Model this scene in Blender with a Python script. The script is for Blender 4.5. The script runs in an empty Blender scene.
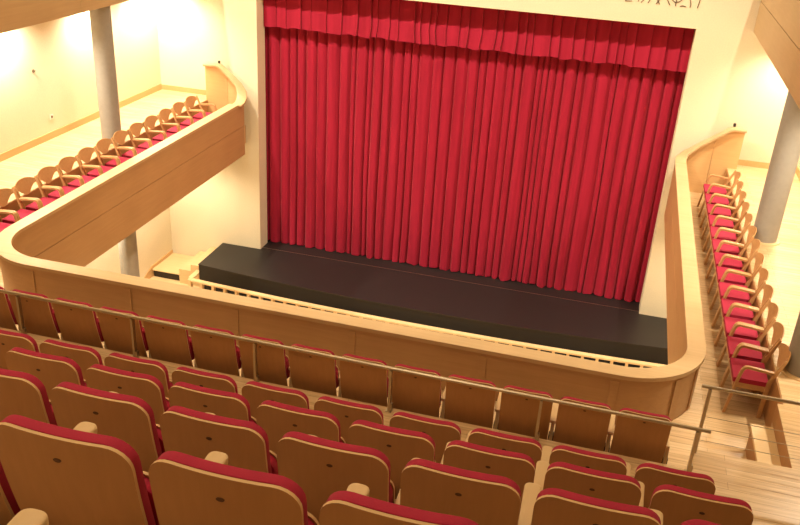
import bpy, bmesh, math, random
from mathutils import Vector, Matrix
random.seed(7)
SC = bpy.context.scene
COL = SC.collection
PI = math.pi

# ------------------------------------------------------------------ materials
def new_mat(name):
    m = bpy.data.materials.new(name); m.use_nodes = True
    nt = m.node_tree
    return m, nt, nt.nodes['Principled BSDF']

def plain(name, col, rough=.5, metal=0., bump=0., bscale=60.):
    m, nt, b = new_mat(name)
    b.inputs['Base Color'].default_value = (*col, 1)
    b.inputs['Roughness'].default_value = rough
    b.inputs['Metallic'].default_value = metal
    tc = nt.nodes.new('ShaderNodeTexCoord')
    n = nt.nodes.new('ShaderNodeTexNoise'); n.inputs['Scale'].default_value = bscale
    n.inputs['Detail'].default_value = 4
    nt.links.new(tc.outputs['Object'], n.inputs['Vector'])
    mx = nt.nodes.new('ShaderNodeMix'); mx.data_type = 'RGBA'; mx.blend_type = 'MULTIPLY'
    mx.inputs[0].default_value = .18
    mx.inputs[6].default_value = (*col, 1)
    nt.links.new(n.outputs['Fac'], mx.inputs[7])
    nt.links.new(mx.outputs[2], b.inputs['Base Color'])
    if bump:
        bp = nt.nodes.new('ShaderNodeBump'); bp.inputs['Strength'].default_value = bump
        bp.inputs['Distance'].default_value = .004
        nt.links.new(n.outputs['Fac'], bp.inputs['Height'])
        nt.links.new(bp.outputs['Normal'], b.inputs['Normal'])
    return m

def wood(name, c1, c2, axis='X', rough=.42, fine=1., spec=.4):
    """grain stretched along one object axis"""
    m, nt, b = new_mat(name)
    tc = nt.nodes.new('ShaderNodeTexCoord')
    mp = nt.nodes.new('ShaderNodeMapping')
    s = {'X': (1.2, 26, 26), 'Y': (26, 1.2, 26), 'Z': (26, 26, 1.2)}[axis]
    mp.inputs['Scale'].default_value = tuple(v*fine for v in s)
    nt.links.new(tc.outputs['Object'], mp.inputs['Vector'])
    n = nt.nodes.new('ShaderNodeTexNoise'); n.inputs['Scale'].default_value = 1.0
    n.inputs['Detail'].default_value = 6; n.inputs['Roughness'].default_value = .6
    n.inputs['Distortion'].default_value = .6
    nt.links.new(mp.outputs['Vector'], n.inputs['Vector'])
    n2 = nt.nodes.new('ShaderNodeTexNoise'); n2.inputs['Scale'].default_value = 1.3
    nt.links.new(tc.outputs['Object'], n2.inputs['Vector'])
    r = nt.nodes.new('ShaderNodeValToRGB')
    r.color_ramp.elements[0].position = .32; r.color_ramp.elements[0].color = (*c1, 1)
    r.color_ramp.elements[1].position = .68; r.color_ramp.elements[1].color = (*c2, 1)
    ad = nt.nodes.new('ShaderNodeMath'); ad.operation = 'MULTIPLY_ADD'
    ad.inputs[1].default_value = .45
    nt.links.new(n2.outputs['Fac'], ad.inputs[0])
    mu = nt.nodes.new('ShaderNodeMath'); mu.operation = 'MULTIPLY'; mu.inputs[1].default_value = .55
    nt.links.new(n.outputs['Fac'], mu.inputs[0])
    nt.links.new(mu.outputs[0], ad.inputs[2])
    nt.links.new(ad.outputs[0], r.inputs['Fac'])
    nt.links.new(r.outputs['Color'], b.inputs['Base Color'])
    b.inputs['Roughness'].default_value = rough
    b.inputs['Specular IOR Level'].default_value = spec
    return m

def planks(name, c1, c2, cm, w=.11, l=1.6, rough=.38):
    m, nt, b = new_mat(name)
    tc = nt.nodes.new('ShaderNodeTexCoord')
    br = nt.nodes.new('ShaderNodeTexBrick')
    br.inputs['Scale'].default_value = 1.0
    br.inputs['Brick Width'].default_value = l; br.inputs['Row Height'].default_value = w
    br.inputs['Mortar Size'].default_value = .0025; br.inputs['Mortar Smooth'].default_value = .2
    br.inputs['Color1'].default_value = (*c1, 1); br.inputs['Color2'].default_value = (*c2, 1)
    br.inputs['Mortar'].default_value = (*cm, 1); br.offset = .37
    nt.links.new(tc.outputs['Object'], br.inputs['Vector'])
    mp = nt.nodes.new('ShaderNodeMapping'); mp.inputs['Scale'].default_value = (1.5, 30, 1)
    nt.links.new(tc.outputs['Object'], mp.inputs['Vector'])
    n = nt.nodes.new('ShaderNodeTexNoise'); n.inputs['Scale'].default_value = 1.0; n.inputs['Detail'].default_value = 5
    nt.links.new(mp.outputs['Vector'], n.inputs['Vector'])
    r = nt.nodes.new('ShaderNodeValToRGB')
    r.color_ramp.elements[0].position = .3; r.color_ramp.elements[0].color = (.72, .66, .58, 1)
    r.color_ramp.elements[1].position = .62; r.color_ramp.elements[1].color = (1, 1, 1, 1)
    nt.links.new(n.outputs['Fac'], r.inputs['Fac'])
    mx = nt.nodes.new('ShaderNodeMix'); mx.data_type = 'RGBA'; mx.blend_type = 'MULTIPLY'; mx.inputs[0].default_value = 1
    nt.links.new(br.outputs['Color'], mx.inputs[6]); nt.links.new(r.outputs['Color'], mx.inputs[7])
    nt.links.new(mx.outputs[2], b.inputs['Base Color'])
    b.inputs['Roughness'].default_value = rough
    return m

def velvet(name, c1, c2):
    m, nt, b = new_mat(name)
    tc = nt.nodes.new('ShaderNodeTexCoord')
    mp = nt.nodes.new('ShaderNodeMapping'); mp.inputs['Scale'].default_value = (9, 9, .5)
    nt.links.new(tc.outputs['Object'], mp.inputs['Vector'])
    n = nt.nodes.new('ShaderNodeTexNoise'); n.inputs['Scale'].default_value = 1; n.inputs['Detail'].default_value = 5
    nt.links.new(mp.outputs['Vector'], n.inputs['Vector'])
    r = nt.nodes.new('ShaderNodeValToRGB')
    r.color_ramp.elements[0].position = .3; r.color_ramp.elements[0].color = (*c1, 1)
    r.color_ramp.elements[1].position = .7; r.color_ramp.elements[1].color = (*c2, 1)
    nt.links.new(n.outputs['Fac'], r.inputs['Fac'])
    nt.links.new(r.outputs['Color'], b.inputs['Base Color'])
    b.inputs['Roughness'].default_value = .85
    b.inputs['Specular IOR Level'].default_value = .15
    b.inputs['Sheen Weight'].default_value = .25
    b.inputs['Sheen Tint'].default_value = (1, .35, .35, 1)
    return m

M = {}
M['par']   = wood('parapet_wood',  (.40, .228, .098), (.48, .285, .13), 'X', .45)
M['parY']  = wood('parapet_wood_side', (.40, .228, .098), (.48, .285, .13), 'Y', .45)
M['cap']   = wood('cap_wood', (.46, .305, .15), (.56, .39, .21), 'X', .4)
M['ply']   = wood('plywood', (.39, .195, .075), (.46, .235, .095), 'Z', .5, .8, .3)
M['edge']  = wood('plywood_edge', (.60, .40, .19), (.70, .48, .24), 'X', .5)
M['arm']   = wood('armrest_wood', (.60, .42, .22), (.68, .49, .27), 'Y', .45)
M['chair'] = wood('chair_beech', (.46, .25, .10), (.58, .34, .15), 'Y', .4)
M['floor'] = planks('floor_boards', (.70, .51, .29), (.62, .42, .22), (.36, .22, .10))
M['light_wood'] = wood('maple', (.66, .46, .24), (.76, .56, .31), 'X', .45)
M['base']  = wood('baseboard_wood', (.54, .32, .13), (.62, .38, .17), 'Y', .45)
M['endp']  = wood('end_panel_wood', (.58, .35, .15), (.66, .42, .19), 'X', .45)
M['upper'] = wood('gallery_wood', (.46, .31, .155), (.53, .365, .19), 'Y', .45)
M['red']   = plain('red_upholstery', (.40, .013, .050), .9, 0, .25, 180)
M['velvet'] = velvet('curtain_velvet', (.27, .008, .027), (.36, .013, .041))
M['wall']  = plain('cream_plaster', (.76, .665, .48), .85, 0, .05, 40)
M['ceil']  = plain('ceiling_plaster', (.75, .68, .54), .9)
M['black'] = plain('stage_black', (.014, .0115, .0115), .5, 0, .1, 25)
M['blackside'] = plain('stage_side_black', (.014, .012, .011), .6)
M['dark']  = plain('dark_gap', (.03, .02, .012), .8)
M['steel'] = plain('brushed_steel', (.52, .44, .33), .28, .95)
M['col']   = plain('concrete', (.34, .315, .275), .75, 0, .3, 14)
M['plaque'] = plain('plaque_bronze', (.11, .045, .02), .4, .3)
M['hinge'] = plain('hinge_dark', (.05, .02, .015), .5)
M['white'] = plain('white_plastic', (.8, .76, .66), .4)
M['ink']   = plain('lettering_bronze', (.16, .11, .06), .5, .2)
M['seam']  = plain('seam_dark', (.14, .07, .03), .8)

# ------------------------------------------------------------------ mesh helpers
def link(name, bm, mats, parent=None, smooth=True, angle=35):
    bmesh.ops.recalc_face_normals(bm, faces=bm.faces[:])
    me = bpy.data.meshes.new(name); bm.to_mesh(me); bm.free()
    if not isinstance(mats, (list, tuple)): mats = [mats]
    for m in mats: me.materials.append(m)
    if smooth:
        for p in me.polygons: p.use_smooth = True
        me.set_sharp_from_angle(angle=math.radians(angle))
    o = bpy.data.objects.new(name, me); COL.objects.link(o)
    if parent: o.parent = parent
    return o

def tag(o, label=None, cat=None, group=None, kind=None):
    if label: o['label'] = label
    if cat: o['category'] = cat
    if group: o['group'] = group
    if kind: o['kind'] = kind
    return o

def empty(name, loc=(0, 0, 0), rz=0, label=None, cat=None, group=None):
    o = bpy.data.objects.new(name, None); COL.objects.link(o)
    o.empty_display_size = .1
    o.location = loc; o.rotation_euler = (0, 0, rz)
    return tag(o, label, cat, group)

def children(o, table):
    return table.get(o, [])

def copy_tree(o):
    c = o.copy(); COL.objects.link(c)
    for ch in list(o.children):
        d = ch.copy(); COL.objects.link(d); d.parent = c
        for g in list(ch.children):
            e = g.copy(); COL.objects.link(e); e.parent = d
    return c

def bevel(bm, w, seg=2, ang=40, edges=None):
    if edges is None:
        edges = [e for e in bm.edges if len(e.link_faces) == 2 and e.calc_face_angle(0) > math.radians(ang)]
    if edges:
        bmesh.ops.bevel(bm, geom=edges, offset=w, segments=seg, affect='EDGES', profile=.5, clamp_overlap=True)

def box_into(bm, x0, x1, y0, y1, z0, z1, mi=0):
    vs = [bm.verts.new(p) for p in [(x0,y0,z0),(x1,y0,z0),(x1,y1,z0),(x0,y1,z0),(x0,y0,z1),(x1,y0,z1),(x1,y1,z1),(x0,y1,z1)]]
    for f in [(0,3,2,1),(4,5,6,7),(0,1,5,4),(1,2,6,5),(2,3,7,6),(3,0,4,7)]:
        fc = bm.faces.new([vs[i] for i in f]); fc.material_index = mi
    return vs

def box(name, x0, x1, y0, y1, z0, z1, mat, parent=None, bev=0.):
    bm = bmesh.new(); box_into(bm, x0, x1, y0, y1, z0, z1)
    if bev: bevel(bm, bev)
    return link(name, bm, mat, parent)

def prism_into(bm, pts, axis, a0, a1):
    """closed polygon pts in the two other axes, extruded on axis"""
    def P(p, a):
        return {'X': (a, p[0], p[1]), 'Y': (p[0], a, p[1]), 'Z': (p[0], p[1], a)}[axis]
    A = [bm.verts.new(P(p, a0)) for p in pts]; B = [bm.verts.new(P(p, a1)) for p in pts]
    n = len(pts)
    bm.faces.new(A); bm.faces.new(B[::-1])
    for i in range(n):
        bm.faces.new([A[i], B[i], B[(i+1) % n], A[(i+1) % n]])

def prism(name, pts, axis, a0, a1, mat, parent=None, bev=0., angle=35):
    bm = bmesh.new(); prism_into(bm, pts, axis, a0, a1)
    if bev:
        bmesh.ops.recalc_face_normals(bm, faces=bm.faces[:])
        bevel(bm, bev)
    return link(name, bm, mat, parent, True, angle)

def tube_into(bm, pts, r, n=10, closed=False, sect=None):
    """sweep a circle of radius r (or a section of (side, up) points) along pts"""
    pts = [Vector(p) for p in pts]; rings = []
    for i, p in enumerate(pts):
        d = (pts[min(i+1, len(pts)-1)] - pts[max(i-1, 0)]).normalized()
        up = Vector((0, 0, 1)) if abs(d.z) < .95 else Vector((0, 1, 0))
        s = d.cross(up).normalized(); u = s.cross(d).normalized()
        if sect: rings.append([bm.verts.new(p + s*a + u*b) for a, b in sect])
        else: rings.append([bm.verts.new(p + s*math.cos(2*PI*k/n)*r + u*math.sin(2*PI*k/n)*r) for k in range(n)])
    m = len(rings[0])
    for i in range(len(rings)-1):
        for k in range(m):
            bm.faces.new([rings[i][k], rings[i][(k+1) % m], rings[i+1][(k+1) % m], rings[i+1][k]])
    bm.faces.new(rings[0]); bm.faces.new(rings[-1][::-1])

def tube(name, pts, r, mat, parent=None, n=10):
    bm = bmesh.new(); tube_into(bm, pts, r, n); return link(name, bm, mat, parent)

def cyl_into(bm, x, y, z0, z1, r0, r1=None, n=24):
    r1 = r0 if r1 is None else r1
    A = [bm.verts.new((x+r0*math.cos(2*PI*k/n), y+r0*math.sin(2*PI*k/n), z0)) for k in range(n)]
    B = [bm.verts.new((x+r1*math.cos(2*PI*k/n), y+r1*math.sin(2*PI*k/n), z1)) for k in range(n)]
    bm.faces.new(A[::-1]); bm.faces.new(B)
    for k in range(n): bm.faces.new([A[k], A[(k+1) % n], B[(k+1) % n], B[k]])

def shell(w, z0, z1, rt, rb, thick, yf, mi_face=0, mi_edge=0, bev=0., nv=10, side_cut=0.):
    """bent rounded board: yf(u, z) is its rear face, thick grows towards +y"""
    us = []
    h = w/2
    for k in range(7): us.append(-h + rt*(1-math.cos(PI/2*k/6)))
    for k in range(1, 8): us.append(-h+rt + (w-2*rt)*k/8)
    us += [-u for u in reversed(us[:7])]
    us = sorted(set(round(u, 5) for u in us))
    bm = bmesh.new(); F = []; B = []
    for u in us:
        d = max(0, abs(u)-(h-rt)); top = z1 - (rt - math.sqrt(max(0, rt*rt-d*d)))
        d = max(0, abs(u)-(h-rb)); bot = z0 + (rb - math.sqrt(max(0, rb*rb-d*d))) if rb else z0
        f = []; b = []
        for j in range(nv+1):
            z = bot + (top-bot)*j/nv
            uu = u*(1-side_cut*(z1-z)/(z1-z0))
            y = yf(uu, z)
            b.append(bm.verts.new((uu, y, z))); f.append(bm.verts.new((uu, y+thick, z)))
        F.append(f); B.append(b)
    n = len(us)
    for i in range(n-1):
        for j in range(nv):
            a = bm.faces.new([B[i][j], B[i+1][j], B[i+1][j+1], B[i][j+1]]); a.material_index = mi_face
            a = bm.faces.new([F[i][j+1], F[i+1][j+1], F[i+1][j], F[i][j]]); a.material_index = mi_face
        for j in (0, nv):
            a = bm.faces.new([B[i][j], F[i][j], F[i+1][j], B[i+1][j]]); a.material_index = mi_edge
    for i in (0, n-1):
        for j in range(nv):
            a = bm.faces.new([B[i][j], B[i][j+1], F[i][j+1], F[i][j]]); a.material_index = mi_edge
    bmesh.ops.recalc_face_normals(bm, faces=bm.faces[:])
    if bev:
        es = [e for e in bm.edges if len(e.link_faces) == 2 and e.calc_face_angle(0) > math.radians(50)]
        bevel(bm, bev, 3, edges=es)
    return bm

# ------------------------------------------------------------------ the place: metres, gallery floor z = 0
XL, XR, XC = -10.07, 3.61, -3.23          # side walls, axis of symmetry
YW = 17.3                                 # proscenium wall
F0 = -.58                                 # sunken strip behind the parapet
ZS = -3.63                                # stage
Z_ST = -4.32                              # stalls level
def mx(x): return 2*XC - x

def struct(name, bm, mat, angle=35): return tag(link(name, bm, mat, None, True, angle), kind='structure')

# parapet path (plan), left end -> front -> right end
PXL, PXR, PYF, PR, PYE = -7.915, 1.39, 8.55, .86, 16.87
def u_path(off=0., y_end=PYE, step=.0):
    """off > 0 grows outwards (towards the seats)"""
    xl, xr, yf, r = PXL-off, PXR+off, PYF-off, PR+off
    pts = [(xl, y_end)]
    n = 12
    for k in range(1, n): pts.append((xl, y_end+(yf+r-y_end)*k/n))
    for k in range(13):
        a = PI + PI/2*k/12; pts.append((xl+r+r*math.cos(a), yf+r+r*math.sin(a)))
    for k in range(1, n): pts.append((xl+r+(xr-xl-2*r)*k/n, yf))
    for k in range(13):
        a = 1.5*PI + PI/2*k/12; pts.append((xr-r+r*math.cos(a), yf+r+r*math.sin(a)))
    for k in range(1, n+1): pts.append((xr, yf+r+(y_end-yf-r)*k/n))
    return pts

def sweep_band(bm, o0, o1, z0, z1, i0=0, i1=None, mi=0, y_end=PYE):
    A, B = u_path(o0, y_end), u_path(o1, y_end)
    i1 = len(A)-1 if i1 is None else i1
    R = []
    for i in range(i0, i1+1):
        R.append([bm.verts.new((*A[i], z0)), bm.verts.new((*B[i], z0)), bm.verts.new((*B[i], z1)), bm.verts.new((*A[i], z1))])
    for i in range(len(R)-1):
        for k in range(4):
            f = bm.faces.new([R[i][k], R[i][(k+1) % 4], R[i+1][(k+1) % 4], R[i+1][k]]); f.material_index = mi
    bm.faces.new(R[0]); bm.faces.new(R[-1][::-1])

# ---- floors
RIS_R, RIS_L, RIS_N = 2.30, mx(2.30), 2.235
RISY, RISY2, XE = 7.12, 7.47, 1.29
bm = bmesh.new()
for (x0, x1, y0, y1) in [(XL, XR, -2.4, RISY)]: box_into(bm, x0, x1, y0, y1, -1.0, 0)
struct('floor', bm, M['floor'])
bm = bmesh.new()
prism_into(bm, [(XE, RISY), (XR, RISY), (XR, YW), (RIS_R, YW), (RIS_R, 8.62), (RIS_N, 8.62), (RIS_N, RISY2), (XE, RISY2)], 'Z', -1.0, 0)
struct('floor_right', bm, M['floor'])
bm = bmesh.new()
prism_into(bm, [(mx(XE), RISY), (XL, RISY), (XL, YW), (RIS_L, YW), (RIS_L, RISY2), (mx(XE), RISY2)], 'Z', -1.0, 0)
struct('floor_left', bm, M['floor'])
# sunken strip: ring between the parapet and the riser
bm = bmesh.new()
inn = u_path(.085, YW)
outer = []
for x, y in inn:
    r = PR+.085
    if y >= PYF-.085+r-1e-4: outer.append((RIS_L if x < XC else RIS_R, y))
    elif PXL-.085+r-1e-4 <= x <= PXR+.085-r+1e-4: outer.append((x, RISY))
    else:
        cx = PXL-.085+r if x < XC else PXR+.085-r
        cy = PYF-.085+r
        dx, dy = x-cx, y-cy
        ex = (RIS_L if x < XC else RIS_R)-cx; ey = RISY-cy
        t = min(ex/dx if abs(dx) > 1e-6 else 1e9, ey/dy if abs(dy) > 1e-6 else 1e9)
        outer.append((cx+dx*t, cy+dy*t))
# keep the ring out of the raised corners
def clampc(p):
    x, y = p
    if (x > XE or x < mx(XE)) and y < RISY2: y = RISY2
    return (x, y)
outer = [clampc(p) for p in outer]
R = []
for (a, b) in zip(inn, outer):
    R.append([bm.verts.new((*a, -1.0)), bm.verts.new((*b, -1.0)), bm.verts.new((*b, F0)), bm.verts.new((*a, F0))])
for i in range(len(R)-1):
    for k in range(4): bm.faces.new([R[i][k], R[i][(k+1) % 4], R[i+1][(k+1) % 4], R[i+1][k]])
bm.faces.new(R[0]); bm.faces.new(R[-1][::-1])
struct('floor_strip', bm, M['floor'])
bm = bmesh.new(); box_into(bm, XL, XR, -2.4, YW+.3, Z_ST-.2, Z_ST); struct('floor_stalls', bm, M['light_wood'])

# ---- walls and ceiling
ZC = 13.2
OX0, OX1, OZ = -7.69, 1.24, 2.50
bm = bmesh.new()
box_into(bm, XL-.2, OX0, YW, YW+.42, Z_ST-.2, ZC)
box_into(bm, OX1, XR+.2, YW, YW+.42, Z_ST-.2, ZC)
box_into(bm, OX0, OX1, YW, YW+.42, OZ, ZC)
struct('wall_front', bm, M['wall'])
bm = bmesh.new(); box_into(bm, XL-.2, XL, -2.4, YW, Z_ST-.2, ZC); struct('wall_left', bm, M['wall'])
bm = bmesh.new(); box_into(bm, XR, XR+.2, -2.4, YW, Z_ST-.2, ZC); struct('wall_right', bm, M['wall'])
bm = bmesh.new(); box_into(bm, XL-.2, XR+.2, -2.6, -2.4, Z_ST-.2, ZC); struct('wall_back', bm, M['wall'])
bm = bmesh.new(); box_into(bm, XL-.2, XR+.2, -2.6, YW+.3, ZC, ZC+.2); struct('ceiling', bm, M['ceil'])
# stage house behind the curtain
bm = bmesh.new()
box_into(bm, OX0-1.2, OX1+1.2, 21, 21.2, Z_ST, 4)
struct('wall_stage', bm, M['dark'])
# baseboards
bm = bmesh.new(); box_into(bm, XL, XL+.018, RISY, YW-.018, 0, .13); struct('baseboard_left', bm, M['base'])
bm = bmesh.new(); box_into(bm, XL, RIS_L, YW-.018, YW, 0, .11); box_into(bm, RIS_R, XR, YW-.018, YW, 0, .11)
struct('baseboard_front', bm, M['base'])
bm = bmesh.new(); box_into(bm, XR-.018, XR, RISY, YW-.018, 0, .13); struct('baseboard_right', bm, M['base'])

# ---- stepped platforms of the seat rows: (back plane y, back top z)
ROWS = {'D': (4.65, 1.755), 'C': (3.68, 2.36), 'B': (2.71, 2.968), 'A': (1.80, 3.535), 'E': (.82, 4.095)}
ROWDX = {'D': 0, 'C': 0, 'B': -.014, 'A': -.046, 'E': -.035}
SEAT_H = 1.05
bm = bmesh.new()
fr = {'D': 5.45, 'C': 4.62, 'B': 3.66, 'A': 2.70, 'E': 1.78}
order = 'DCBAE'
prev = 0
for i, k in enumerate(order):
    z = ROWS[k][1]-SEAT_H
    yb = -2.4
    box_into(bm, mx(1.06), 1.06, yb, fr[k], prev, z); prev = z
struct('floor_rows', bm, M['floor'])

# ------------------------------------------------------------------ lower parapet
par = empty('balcony_parapet', (XC, PYF, F0), 0,
            'long U-shaped honey wood balcony parapet with rounded corners and pale cap rail', 'parapet')
def rel(o, parent):                       # keep world placement of parts modelled in world space
    o.parent = parent; o.matrix_parent_inverse = Matrix.Translation(-Vector(parent.location)); return o
bm = bmesh.new(); sweep_band(bm, -.055, .08, -1.0, .044); rel(link('balustrade_wall', bm, M['par']), par)
npt = len(u_path())
# cladding boards on the stage side: two tiers, jointed
cuts = [0, 4, 8, 12, 16, 21, 24, 27, 30, 33, 36, 40, 45, 49, 53, 57, 60]
cuts = [c for c in cuts if c < npt-1] + [npt-1]
for (z0, z1) in ((-1.12, -.452), (-.443, .043)):
    for a, b in zip(cuts[:-1], cuts[1:]):
        bm = bmesh.new(); sweep_band(bm, -.078, -.056, z0, z1, a, b)
        side = a < 12 or b > npt-14
        rel(link('cladding_board', bm, M['parY'] if side else M['par']), par)
bm = bmesh.new(); sweep_band(bm, -.098, .116, .045, .095, y_end=16.56)
bevel(bm, .014, 3); rel(link('cap_rail', bm, M['cap']), par)
bm = bmesh.new(); sweep_band(bm, .081, .092, .004, .044); rel(link('cap_moulding', bm, M['par']), par)
# battens on the seat side
for x in (-7.02, -5.60, -4.12, -2.60, -1.0, .50):
    rel(box('batten', x-.045, x+.045, PYF-.096, PYF-.081, F0, .003, M['par'], None, .003), par)
for side in (1, -1):
    for a in (315, 340):
        th = math.radians(a); cx, cy = PXR-PR, PYF+PR; r = PR+.081
        bm = bmesh.new(); q = []
        for d in (-.045, .045):
            t2 = th + d/r
            for rr in (r, r+.015):
                x = cx+rr*math.cos(t2); y = cy+rr*math.sin(t2)
                if side < 0: x = mx(x)
                q.append((x, y))
        prism_into(bm, [q[0], q[1], q[3], q[2]], 'Z', F0, .003)
        rel(link('batten', bm, M['par']), par)
# rising end walls beside the stage wall
for side in (1, -1):
    sx = (lambda x: x) if side > 0 else mx
    if side > 0:
        P = [(1.399, 16.56, .070), (1.399, 16.75, .072), (1.415, 16.89, .10), (1.49, 16.97, .19), (1.68, 17.0, .345), (1.97, 17.0, .57), (2.20, 17.0, .745), (2.27, 17.0, .772), (2.49, 17.0, .772)]
        seam, x2 = 1.97, 2.47
    else:
        P = [(1.399, 16.56, .070), (1.399, 16.72, .085), (1.405, 16.84, .155), (1.45, 16.94, .27), (1.55, 16.99, .41), (1.75, 17.0, .59), (1.97, 17.0, .76), (2.04, 17.0, .785), (2.34, 17.0, .772)]
        seam, x2 = 1.80, 2.32
    def ztop(x):
        for (a, _, za), (b, _, zb) in zip(P[3:], P[4:]):
            if x <= b: return za+(zb-za)*max(0, (x-a)/(b-a))-.026
        return P[-1][2]-.026
    def outline(a, b, z0=F0):
        n = 10; xs = [a+(b-a)*k/n for k in range(n+1)]
        low = [(a, F0), (min(b, RIS_R-.006), F0)] + ([(RIS_R-.006, .002), (b, .002)] if b > RIS_R else [])
        return [(sx(p), q) for p, q in low + [(x, ztop(x)) for x in reversed(xs)]]
    rel(prism('end_wall', outline(1.48, x2), 'Y', 16.98, 17.10, M['par']), par)
    for a, b in ((1.482, seam-.003), (seam+.004, x2)):
        rel(prism('end_panel', outline(a, b), 'Y', 16.962, 16.979, M['endp']), par)
    bm = bmesh.new()
    tube_into(bm, [(sx(a), b, c) for a, b, c in P], 0, sect=[(-.107, -.025), (.107, -.025), (.107, .025), (-.107, .025)])
    bmesh.ops.recalc_face_normals(bm, faces=bm.faces[:]); bevel(bm, .010, 2)
    rel(link('end_cap', bm, M['cap']), par)
    bm = bmesh.new(); cyl_into(bm, sx(P[-2][0]), 17.09, .80, .86, .026, n=14)
    rel(link('end_knob', bm, M['dark']), par)

# ------------------------------------------------------------------ upper galleries
for side in (1, -1):
    sx = (lambda x: x) if side > 0 else mx
    nm = 'right' if side > 0 else 'left'
    g = empty('gallery_front', (sx(2.25), 10, 2.55), 0,
              'tan wood front of the upper gallery at top %s' % nm, 'gallery')
    def bx(name, xa, xb, *r, mat=M['upper'], bev=0.):
        a, b = sorted((sx(xa), sx(xb))); r = list(r)
        if side < 0: r[2] -= .035; r[3] -= .035
        return rel(box(name, a, b, *r, mat, None, bev), g)
    bx('gallery_wall', 2.27, 2.30, 3.0, YW-.001, 2.55, 4.2)
    bx('soffit', 2.30, XR-.001, 3.0, YW-.001, 2.56, 2.72, mat=M['wall'])
    edges = [3.0, 5.4, 7.8, 10.2, 12.6, 15.0, YW-.001]
    for a, b in zip(edges[:-1], edges[1:]):
        bx('lower_board', 2.25, 2.269, a+.002, b-.002, 2.55, 3.10)
        bx('upper_board', 2.25, 2.269, a+.002, b-.002, 3.112, 4.2)
    bx('cap_rail', 2.22, 2.40, 3.0, YW-.001, 4.201, 4.25, mat=M['cap'], bev=.01)

# ------------------------------------------------------------------ columns
def column(x, y, z0, z1, label, r=.18):
    o = empty('column', (x, y, z0), 0, label, 'column', 'round concrete columns')
    bm = bmesh.new(); cyl_into(bm, 0, 0, 0, z1-z0, r, n=40); link('shaft', bm, M['col'], o)
    if z0 > -1:
        bm = bmesh.new(); cyl_into(bm, 0, 0, 0, .02, r+.055, r+.05, n=40); link('base_ring', bm, M['light_wood'], o)
column(-8.96, 13.5, 0.001, 2.523, 'round grey concrete column rising behind the chairs of the left gallery')
column(-8.90, 13.6, Z_ST+.001, -1.001, 'lower grey column below the left gallery, beside the stage steps')
column(2.60, 13.45, 0.001, 2.559, 'tall grey concrete column standing on the right gallery floor behind the red chairs', .19)
column(2.62, 9.44, 0.001, 2.559, 'grey column cut off by the right edge, behind the nearest red chair', .22)

# ------------------------------------------------------------------ stage
st = empty('stage', (XC, 16, Z_ST), 0, 'long low black stage platform in front of the red curtain', 'stage')
def arcY(x, y_mid, bow): return y_mid + bow*((x-XC)/5.3)**2
SXL, SXR = -8.68, mx(-8.68)
def arc_slab(y_mid, bow, depth_to, z0, z1, x0=SXL, x1=SXR, n=32, dy=None):
    bm = bmesh.new(); A = []
    for i in range(n+1):
        x = x0+(x1-x0)*i/n; y = arcY(x, y_mid, bow)
        yb = y+dy if dy else depth_to
        A.append([bm.verts.new((x, y, z0)), bm.verts.new((x, yb, z0)), bm.verts.new((x, yb, z1)), bm.verts.new((x, y, z1))])
    for i in range(n):
        for k in range(4): bm.faces.new([A[i][k], A[i][(k+1) % 4], A[i+1][(k+1) % 4], A[i+1][k]])
    bm.faces.new(A[0]); bm.faces.new(A[-1][::-1])
    return bm
rel(link('fascia', arc_slab(15.74, .28, YW-.01, Z_ST+.001, ZS-.03), M['blackside']), st)
rel(link('deck', arc_slab(15.72, .28, YW-.002, ZS-.029, ZS), M['black']), st)
rel(box('inner_deck', OX0+.002, OX1-.002, YW, 20.9, ZS-.03, ZS-.001, M['black']), st)
rel(box('deck_joint', OX0+.01, OX1-.01, YW+.10, YW+.115, ZS-.001, ZS+.002, M['steel']), st)
# pale ledge with balusters in front of the stage
lg = empty('stage_rail', (XC, 15.6, Z_ST), 0, 'low pale wood rail with small slots along the foot of the black stage', 'rail')
bm = arc_slab(15.44, .19, 0, -3.91, -3.875, SXL-.10, SXR+.1, dy=.12); bevel(bm, .008)
rel(link('top_rail', bm, M['light_wood']), lg)
rel(box('end_rail', SXL-.14, SXL-.02, arcY(SXL, 15.44, .19)+.13, 16.19, -3.91, -3.875, M['light_wood'], None, .008), lg)
rel(link('bottom_rail', arc_slab(15.45, .19, 0, Z_ST+.001, -4.10, SXL-.08, SXR+.08, dy=.11), M['light_wood']), lg)
nb = 38
for i in range(nb):
    x = SXL-.05+(SXR-SXL+.1)*i/(nb-1); y = arcY(x, 15.45, .19)
    rel(box('baluster', x-.028, x+.028, y, y+.10, -4.099, -3.911, M['light_wood']), lg)
# steps at the left end
sp = empty('stage_steps', (-9.5, 16.8, Z_ST), 0, 'pale wood steps and landing at the left end of the stage', 'steps')
rel(box('landing', XL+.03, -9.30, 16.27, YW-.02, -4.15, -4.13, M['light_wood'], None, .004), sp)
rel(box('riser', XL+.05, -9.31, 16.30, YW-.03, Z_ST+.001, -4.151, M['dark']), sp)
rel(box('lower_tread', -9.29, -8.99, 16.20, YW-.02, Z_ST+.001, -3.95, M['light_wood'], None, .004), sp)
rel(box('upper_tread', -8.98, -8.70, 16.20, YW-.02, Z_ST+.001, -3.78, M['light_wood'], None, .004), sp)
rel(prism('skirting', [(15.2, Z_ST+.001), (YW-.02, Z_ST+.001), (YW-.02, -4.05), (16.27, -4.05), (15.9, -4.19), (15.2, -4.19)], 'X', XL+.002, XL+.027, M['base']), sp)

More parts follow.
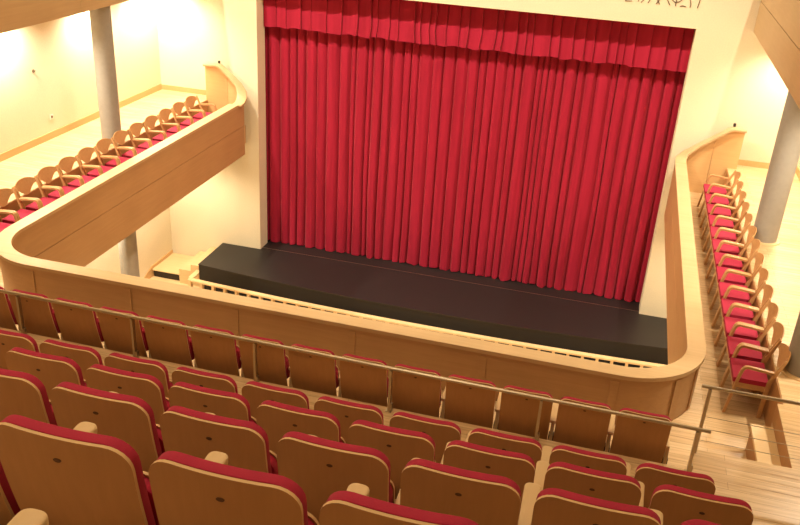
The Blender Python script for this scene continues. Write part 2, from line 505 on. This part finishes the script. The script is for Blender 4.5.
# ------------------------------------------------------------------ curtains
def drape(name, x0, x1, z0, z1, y, mat, seed, amp=.12, pitch=.24, nz=14, box_pleat=False, sway=.05):
    rnd = random.Random(seed)
    edges = [x0]
    while edges[-1] < x1-.12:
        edges.append(edges[-1]+pitch*rnd.choice([.5, .7, .85, 1, 1.1, 1.3]))
    k = (x1-x0)/(edges[-1]-x0); edges = [x0+(e-x0)*k for e in edges]
    prof = []
    if box_pleat:
        for a, b in zip(edges[:-1], edges[1:]):
            d = rnd.uniform(.03, .06); t = rnd.uniform(.0, .025)
            prof += [(a, .05), (a+.012, -t), (a+(b-a)*.5, -t-.008), (b-.02, -d), (b-.004, -d)]
        prof.append((edges[-1], .035))
    else:
        for a, b in zip(edges[:-1], edges[1:]):
            A = amp*rnd.uniform(.6, 1.1)*min(1, (b-a)/(pitch*.8)); w_ = b-a
            f0, f1 = rnd.uniform(.10, .22), rnd.uniform(.72, .88); tl = rnd.uniform(-.35, .35)*A
            for t, d in ((0, 0), (.04, .10), (f0*.6, .62), (f0, .93), (f0+.08, 1), ((f0+f1)/2, 1.03), (f1-.08, 1), (f1, .93), (1-(1-f1)*.6, .62), (.96, .10)):
                prof.append((a+w_*t, -A*d + tl*d*(t-.5)))
        prof.append((edges[-1], 0))
    drift = [rnd.uniform(-sway, sway) for _ in range(6)]
    bm = bmesh.new(); G = []
    bot = [rnd.uniform(-.012, .02) for _ in range(40)]
    for j in range(nz+1):
        t = j/nz; row = []
        for (x, d) in prof:
            s = (x-x0)/(x1-x0)
            w = math.sin(PI*s)
            dx = sum(c*math.sin((q+1)*1.7*t+q+s*5*(q+1)) for q, c in enumerate(drift))*.25*w*(1-t)
            sc = .55+.45*(1-t) if not box_pleat else 1
            zb = z0 + bot[int(s*39)]*(1 if not box_pleat else 1.4)
            row.append(bm.verts.new((x+dx, y+d*(.75+.35*(1-t)) , zb+(z1-zb)*t)))
        G.append(row)
    for j in range(nz):
        for i in range(len(prof)-1):
            bm.faces.new([G[j][i], G[j][i+1], G[j+1][i+1], G[j+1][i]])
    o = link(name, bm, mat, None, True, 48 if box_pleat else 75)
    m = o.modifiers.new('thick', 'SOLIDIFY'); m.thickness = .006; m.offset = 1; m.use_rim = False
    return o
c = drape('stage_curtain', OX0-.14, -2.905, ZS+.012, 2.3, 17.90, M['velvet'], 3)
tag(c, 'left half of the tall pleated red stage curtain, up to the centre slit', 'curtain', 'halves of the red stage curtain')
c = drape('stage_curtain', -2.895, OX1+.14, ZS+.012, 2.3, 17.90, M['velvet'], 8)
tag(c, 'right half of the tall pleated red stage curtain, from the centre slit', 'curtain', 'halves of the red stage curtain')
c = drape('curtain_valance', OX0+.005, OX1-.005, 1.60, 2.495, 17.67, M['velvet'], 5, pitch=.27, nz=3, box_pleat=True)
tag(c, 'short pleated red valance hanging across the top of the stage opening', 'valance')

# ------------------------------------------------------------------ lettering above the stage (bottoms of thin strokes show)
let = empty('wall_lettering', (.5, YW-.012, 2.88), 0, 'thin dark lettering on the cream wall above the stage, top right', 'lettering')
strokes = [[(-.141, 2.884), (-.07, 2.89), (-.014, 2.895)], [(-.13, 2.885), (-.10, 3.2)], [(.097, 2.895), (.135, 2.99), (.16, 3.2)],
           [(.155, 2.882), (.193, 2.931), (.26, 3.2)], [(.283, 2.885), (.31, 2.942), (.40, 3.2)],
           [(.431, 2.881), (.486, 2.977), (.58, 3.2)], [(.498, 2.881), (.445, 2.955), (.43, 3.0)],
           [(.56, 3.2), (.606, 3.0), (.682, 2.886)], [(.787, 2.878), (.781, 3.004), (.79, 3.22)],
           [(.69, 3.1), (.704, 2.985), (.766, 2.941), (.835, 2.955), (.882, 2.995), (.90, 3.1)],
           [(.868, 2.88), (.919, 2.894), (.976, 2.881)], [(1.049, 2.876), (1.053, 2.939), (1.02, 3.04), (.98, 3.15)],
           [(1.18, 2.879), (1.192, 2.952), (1.22, 3.2)]]
for s in strokes:
    o = tube('letter_stroke', [(x, YW-.007, z) for x, z in s], .0085, M['ink'], None, 8); rel(o, let)

# ------------------------------------------------------------------ wall fittings on the left
so = empty('wall_socket', (XL, 13.3, .40), 0, 'small white socket low on the left gallery wall', 'socket')
bm = bmesh.new(); box_into(bm, 0.001, .014, -.045, .045, -.045, .045); bevel(bm, .006); cpl = link('cover_plate', bm, M['white'], so)
bm = bmesh.new(); prism_into(bm, [(.026*math.cos(2*PI*k/16), .026*math.sin(2*PI*k/16)) for k in range(16)], 'X', .0141, .017); link('outlet', bm, M['seam'], cpl)
hk = empty('wall_hook', (XL, 12.96, 1.325), 0, 'tiny dark hook high on the left gallery wall', 'hook')
bm = bmesh.new(); prism_into(bm, [(.03*math.cos(2*PI*k/14), .03*math.sin(2*PI*k/14)) for k in range(14)], 'X', .001, .01); link('back_plate', bm, M['ink'], hk)
tube('peg', [(.01, 0, 0), (.035, 0, -.004), (.045, 0, .015)], .008, M['ink'], hk, 8)

# ------------------------------------------------------------------ corner step on the right, and brown riser boards darkened for shade
cs = empty('corner_step', (2.15, 8.0, F0), 0, 'single pale wood step beyond the cable railing at right', 'step')
rel(box('tread', 2.00, RIS_N-.002, RISY2+.002, 8.50, -.28, -.24, M['light_wood'], None, .004), cs)
rel(box('step_body', 2.015, RIS_N-.003, RISY2+.003, 8.485, F0+.001, -.281, M['ply']), cs)  # darker plywood puts the shade of the side face into the colour

bm = bmesh.new(); box_into(bm, RIS_R-.012, RIS_R-.001, 8.63, 16.96, F0, -.012); struct('trim_1', bm, M['ply'])  # riser boards: brown wood, its darker tone also stands in for shade
bm = bmesh.new(); box_into(bm, RIS_L+.001, RIS_L+.012, RISY2+.01, 16.96, F0, -.012); struct('trim_2', bm, M['ply'])
bm = bmesh.new(); box_into(bm, RIS_N-.0015, RIS_N-.0005, RISY2, 8.61, -.239, -.012); struct('trim_3', bm, M['ply'])

# ------------------------------------------------------------------ metal rails
hr = empty('handrail', (-3, 7.06, 0), 0, 'low brushed metal handrail behind the front row of seats', 'handrail')
rel(tube('top_rail', [(-7.9, 7.06, .535), (1.345, 7.06, .508)], .019, M['steel'], None, 14), hr)
for x in (1.235, -.225, -1.74, -3.22, -4.65, -6.07, -7.5):
    p = rel(box('post', x-.013, x+.013, 7.035, 7.085, .0005, .4895+.027*(1.345-x)/9.245, M['steel'], None, .002), hr)
    q = box('foot_bracket', x-.03, x+.03, 7.03, 7.09, .0004, .012, M['steel']); rel(q, hr)
    q = box('side_clamp', x+.014, x+.032, 7.04, 7.08, .02, .10, M['steel'], None, .003); rel(q, hr)
gr = empty('guard_railing', (2.4, 7.42, 0), 0, 'taller metal guard railing with thin cables above the corner step', 'railing')
rel(tube('top_rail', [(1.235, 7.42, .765), (XR-.01, 7.42, .765)], .018, M['steel'], None, 14), gr)
for x in (1.315, 3.3):
    rel(box('post', x-.013, x+.013, 7.395, 7.445, .0005, .748, M['steel'], None, .002), gr)
for z in (.15, .29, .43):
    rel(tube('cable', [(1.329, 7.42, z), (3.286, 7.42, z)], .0035, M['steel'], None, 6), gr)

# ------------------------------------------------------------------ theatre seat (faces +y, origin on its floor under the back's top edge)
def yrec(z):
    d = 1.05-z
    return .09*d + .17*d*d
def seat_proto():
    r = empty('theatre_seat')
    W = .495
    yb = lambda u, z: yrec(z) - .022*(1-(2*u/W)**2)
    back = link('backrest', shell(W, .30, 1.05, .085, .05, .013, yb, 0, 1), [M['ply'], M['edge']], r)
    yc = lambda u, z: yrec(z) - .022*(1-(2*u/W)**2) + .0135
    link('back_cushion', shell(W-.008, .50, 1.054, .09, .05, .043, yc, 0, 0, .014), M['red'], r)
    bm = bmesh.new()
    prism_into(bm, [(0.014*math.cos(2*PI*k/18), .96+.0075*math.sin(2*PI*k/18)) for k in range(18)], 'Y', yrec(.96)-.0245, yrec(.96)-.0205)
    pl = link('number_plate', bm, M['plaque'], back); pl['label'] = 'small dark oval plate'
    # folded seat
    yp = lambda u, z: yrec(z)+.105+.010*(2*u/W)**2
    pan = link('seat_cushion', shell(W-.045, .44, .775, .07, .06, .05, yp, 0, 0, .016), M['red'], r)
    yq = lambda u, z: yp(u, z)+.0505
    link('seat_shell', shell(W-.037, .43, .787, .075, .06, .013, yq, 0, 1), [M['ply'], M['edge']], pan)
    # armrest: tapered slab with round front end
    x0 = -.2745
    pts = [(x0+.032, .15)]
    for cx_, a0 in ((x0+.010, 0), (x0-.010, PI/2)):
        for k in range(6):
            a = a0+PI/2*k/5; pts.append((cx_+.030*math.cos(a), .505+.028*math.sin(a)))
    pts.append((x0-.032, .15))
    bm = bmesh.new(); prism_into(bm, pts, 'Z', .622, .660)
    bmesh.ops.recalc_face_normals(bm, faces=bm.faces[:]); bevel(bm, .009, 3)
    link('armrest', bm, M['arm'], r)
    leg_parts(r, x0)
    return r
def leg_parts(r, x0):
    bm = bmesh.new()
    prism_into(bm, [(.16, .621), (.36, .621), (.34, .46), (.27, .30), (.27, .0), (.15, .0), (.15, .30), (.13, .46)], 'X', x0-.016, x0+.016)
    link('leg', bm, M['arm'], r)
    bm = bmesh.new(); box_into(bm, x0-.028, x0+.028, .17, .24, .40, .46); bevel(bm, .006)
    link('hinge', bm, M['hinge'], r)

ORD = ['first', 'second', 'third', 'fourth', 'fifth', 'sixth', 'seventh', 'eighth', 'ninth', 'tenth', 'eleventh', 'twelfth', 'thirteenth', 'fourteenth']
proto = seat_proto()
placed = [False]
def place_seat(x, y, z, label, group, sx=1.0):
    o = proto if not placed[0] else copy_tree(proto)
    placed[0] = True
    o.location = (x, y, z); o.scale = (sx, 1, 1)
    return tag(o, label, 'theatre seat', group)
# front row, against the parapet
for k in range(14):
    lab = ('folded wood-backed red seat in front of the metal handrail, ' +
           ('rightmost of its row' if k == 0 else 'leftmost, cut by the photo edge' if k == 13 else ORD[k]+' from the right end'))
    o = place_seat(.765-.5692*k, 7.20, F0-.014+.015, lab, 'seats in the row between parapet and handrail', 1.03)
    if k == 0: endseat = o
XS = [.757-.5493*k for k in range(12)]
ROWTXT = {'D': ('in the row just behind the handrail', 'first row of seats behind the handrail', range(0, 10)),
          'C': ('in the second row behind the handrail', 'second row of seats behind the handrail', range(0, 8)),
          'B': ('in the third row behind the handrail', 'third row of seats behind the handrail', range(0, 7)),
          'A': ('in the nearest full row', 'fourth row of seats behind the handrail', range(2, 6))}
protos_done = False
for key in 'DCBA':
    txt, grp, ks = ROWTXT[key]
    y, zt = ROWS[key]
    ks = list(ks)
    for n, k in enumerate(ks):
        if key in 'DC': pos = 'rightmost, at the aisle' if n == 0 else 'leftmost seen' if n == len(ks)-1 else ORD[n]+' from the aisle end'
        else: pos = 'rightmost one visible' if n == 0 else 'leftmost, cut by the photo edge' if n == len(ks)-1 else ORD[n]+' from the right'
        place_seat(XS[k]+ROWDX[key], y, zt-SEAT_H+.001, 'red theatre seat %s, %s' % (txt, pos), grp)
y, zt = ROWS['E']
place_seat(XS[3]+ROWDX['E'], y, zt-SEAT_H+.001, 'nearest seat, only its pale armrest tip shows at the bottom left edge', 'fifth row of seats behind the handrail')
leg_parts(endseat, .2785)          # the end of the front row has a leg of its own

# ------------------------------------------------------------------ beech armchairs on the side strips (face +y)
def chair_proto():
    r = empty('armchair')
    sect = [(-.0195, -.015), (.0195, -.015), (.0195, .015), (-.0195, .015)]
    for s in (-1, 1):
        x = s*.2500
        bm = bmesh.new()
        P = [(x, -.205, .622), (x, -.05, .638), (x, .075, .648), (x, .098, .644), (x, .116, .628), (x, .130, .60), (x, .150, .50), (x, .183, .26), (x, .218, .0)]
        tube_into(bm, P, 0, sect=sect)
        bevel(bm, .006, 2)
        a_ = link('arm', bm, M['chair'], r)
        # back post: a flat plank, leaning
        bm = bmesh.new()
        prism_into(bm, [(-.150, 0), (-.195, 0), (-.205, .30), (-.215, .50), (-.315, .80), (-.290, .815), (-.165, .50), (-.155, .30)], 'X', x-s*.001-.014, x-s*.001+.014)
        bmesh.ops.recalc_face_normals(bm, faces=bm.faces[:]); bevel(bm, .005, 2)
        link('back_post', bm, M['chair'], r)
    # leaf-shaped backrest
    bm = bmesh.new(); n = 18; F = []; B = []
    for i in range(n+1):
        u = -.237+.474*i/n; t = u/.237
        top = .835-.055*abs(t)**2.4
        bot = .585+.13*(1-math.cos(PI*min(1, abs(t)*1.02)))/2
        f = []; b = []
        for j in range(7):
            z = bot+(top-bot)*j/6
            y = -.215-.33*(z-.50)-.035*(1-t*t)
            f.append(bm.verts.new((u, y, z))); b.append(bm.verts.new((u, y-.013, z)))
        F.append(f); B.append(b)
    for i in range(n):
        for j in range(6):
            bm.faces.new([F[i][j], F[i+1][j], F[i+1][j+1], F[i][j+1]]); bm.faces.new([B[i][j+1], B[i+1][j+1], B[i+1][j], B[i][j]])
        for j in (0, 6): bm.faces.new([F[i][j], B[i][j], B[i+1][j], F[i+1][j]])
    for i in (0, n):
        for j in range(6): bm.faces.new([F[i][j], F[i][j+1], B[i][j+1], B[i][j]])
    link('backrest', bm, M['chair'], r)
    bm = bmesh.new(); box_into(bm, -.229, .229, -.185, .20, .415, .475); bevel(bm, .024, 3)
    link('seat_cushion', bm, M['red'], r)
    bm = bmesh.new()
    box_into(bm, -.2295, .2295, .168, .19, .345, .4145); box_into(bm, -.2295, .2295, -.19, -.168, .345, .4145)
    for s in (-1, 1): box_into(bm, s*.2285-.011*s-.010, s*.2285-.011*s+.010, -.167, .167, .345, .4145)
    link('seat_frame', bm, M['chair'], r)
    return r
cp = chair_proto(); first = True
for side, nm in ((1, 'right'), (-1, 'left')):
    for k in range(13):
        o = cp if first else copy_tree(cp); first = False
        if side > 0: o.location = (2.045, 9.43+.5405*k, F0+.001); o.rotation_euler = (0, 0, PI/2)
        else: o.location = (mx(2.045)+.085, 9.60+.5465*k, F0+.001); o.rotation_euler = (0, 0, -PI/2)
        pos = ('nearest the viewer' if k == 0 else 'farthest, by the stage wall' if k == 12 else ORD[k]+' from the near end')
        tag(o, 'beech armchair with red seat in the %s gallery row, %s' % (nm, pos), 'chair', 'armchairs along the %s gallery' % nm)

# ------------------------------------------------------------------ light
def spot(x, y, z, tx, ty, tz, w, ang, blend=.6, col=(1, .83, .58), r=.12):
    l = bpy.data.lights.new('spot', 'SPOT'); l.energy = w; l.spot_size = math.radians(ang); l.spot_blend = blend
    l.color = col; l.shadow_soft_size = r
    o = bpy.data.objects.new('house_and_fill_spot', l); COL.objects.link(o); o.location = (x, y, z)
    o.rotation_euler = (Vector((tx, ty, tz))-Vector((x, y, z))).to_track_quat('-Z', 'Y').to_euler()
    return o
WARM = (1, .80, .52)
def area(x, y, z, sx_, sy_, w, col=(1, .80, .54)):  # unseen fill panels, added for soft ambient light
    l = bpy.data.lights.new('fill_light', 'AREA'); l.shape = 'RECTANGLE'; l.size = sx_; l.size_y = sy_; l.energy = w; l.color = col
    o = bpy.data.objects.new('fill_panel', l); COL.objects.link(o); o.location = (x, y, z); return o
for x, w_ in ((-9.6, 9200), (-6.0, 2200), (3.0, 5200)):
    spot(x, 9.8, 13.0, x*.4-1.9, 17.6, -2.0, w_, 80, .6, (1, .86, .66), .12)
for x in (-7, -3.2, .5): area(x, 9, 13.1, 1.8, 1.8, 130)
area(-3.2, 2.5, 13.1, 6, 3, 145)
area(-3.2, -1.0, 13.1, 6, 1.5, 85)  # fill added behind the camera for the seat backs
spot(-3, -2.2, 10, -2.6, 6.8, .2, 750, 52, 1, (1, .80, .54), .5)  # unseen fill spot, added from behind to brighten the middle rows
# gallery downlights close to the side walls
for y in (9.3, 12.1, 14.7, 16.6):
    spot(-9.72, y, 2.50, -9.80, y, 0, 480, 150, .7, (1, .88, .68), .06)
    spot(3.2, y, 2.54, 3.2, y, 0, 320, 150, .7, (1, .88, .68), .06)
for y in (10.5, 13.2, 15.9):
    spot(-9.3, y, -1.08, -9.3, y, -4, 330, 150, .7, (1, .86, .62), .06)
    spot(2.6, y, -1.08, 2.6, y, -4, 230, 150, .7, (1, .86, .62), .06)

w = bpy.data.worlds.new('World'); SC.world = w; w.use_nodes = True
w.node_tree.nodes['Background'].inputs[0].default_value = (1, .8, .55, 1)
w.node_tree.nodes['Background'].inputs[1].default_value = .0

# ------------------------------------------------------------------ camera
yaw, pit, rol = -.23876, .4483, -.06127
cy, sy, cp_, sp_ = math.cos(yaw), math.sin(yaw), math.cos(pit), math.sin(pit)
fwd = Vector((sy*cp_, cy*cp_, -sp_)); right = Vector((cy, -sy, 0)); down = fwd.cross(right)
cr, sr = math.cos(rol), math.sin(rol)
r2 = right*cr + down*sr; d2 = right*-sr + down*cr
cam = bpy.data.cameras.new('Camera'); co = bpy.data.objects.new('Camera', cam); COL.objects.link(co)
m = Matrix((r2, -d2, -fwd)).transposed().to_4x4(); m.translation = Vector((0, 0, 5.2)); co.matrix_world = m
cam.sensor_width = 36; cam.lens = 853.6/800*36; cam.clip_end = 200; cam.clip_start = .05
SC.camera = co
SC.view_settings.view_transform = 'Standard'; SC.view_settings.look = 'None'
SC.view_settings.exposure = 0; SC.view_settings.gamma = 1; SC.view_settings.use_curve_mapping = False
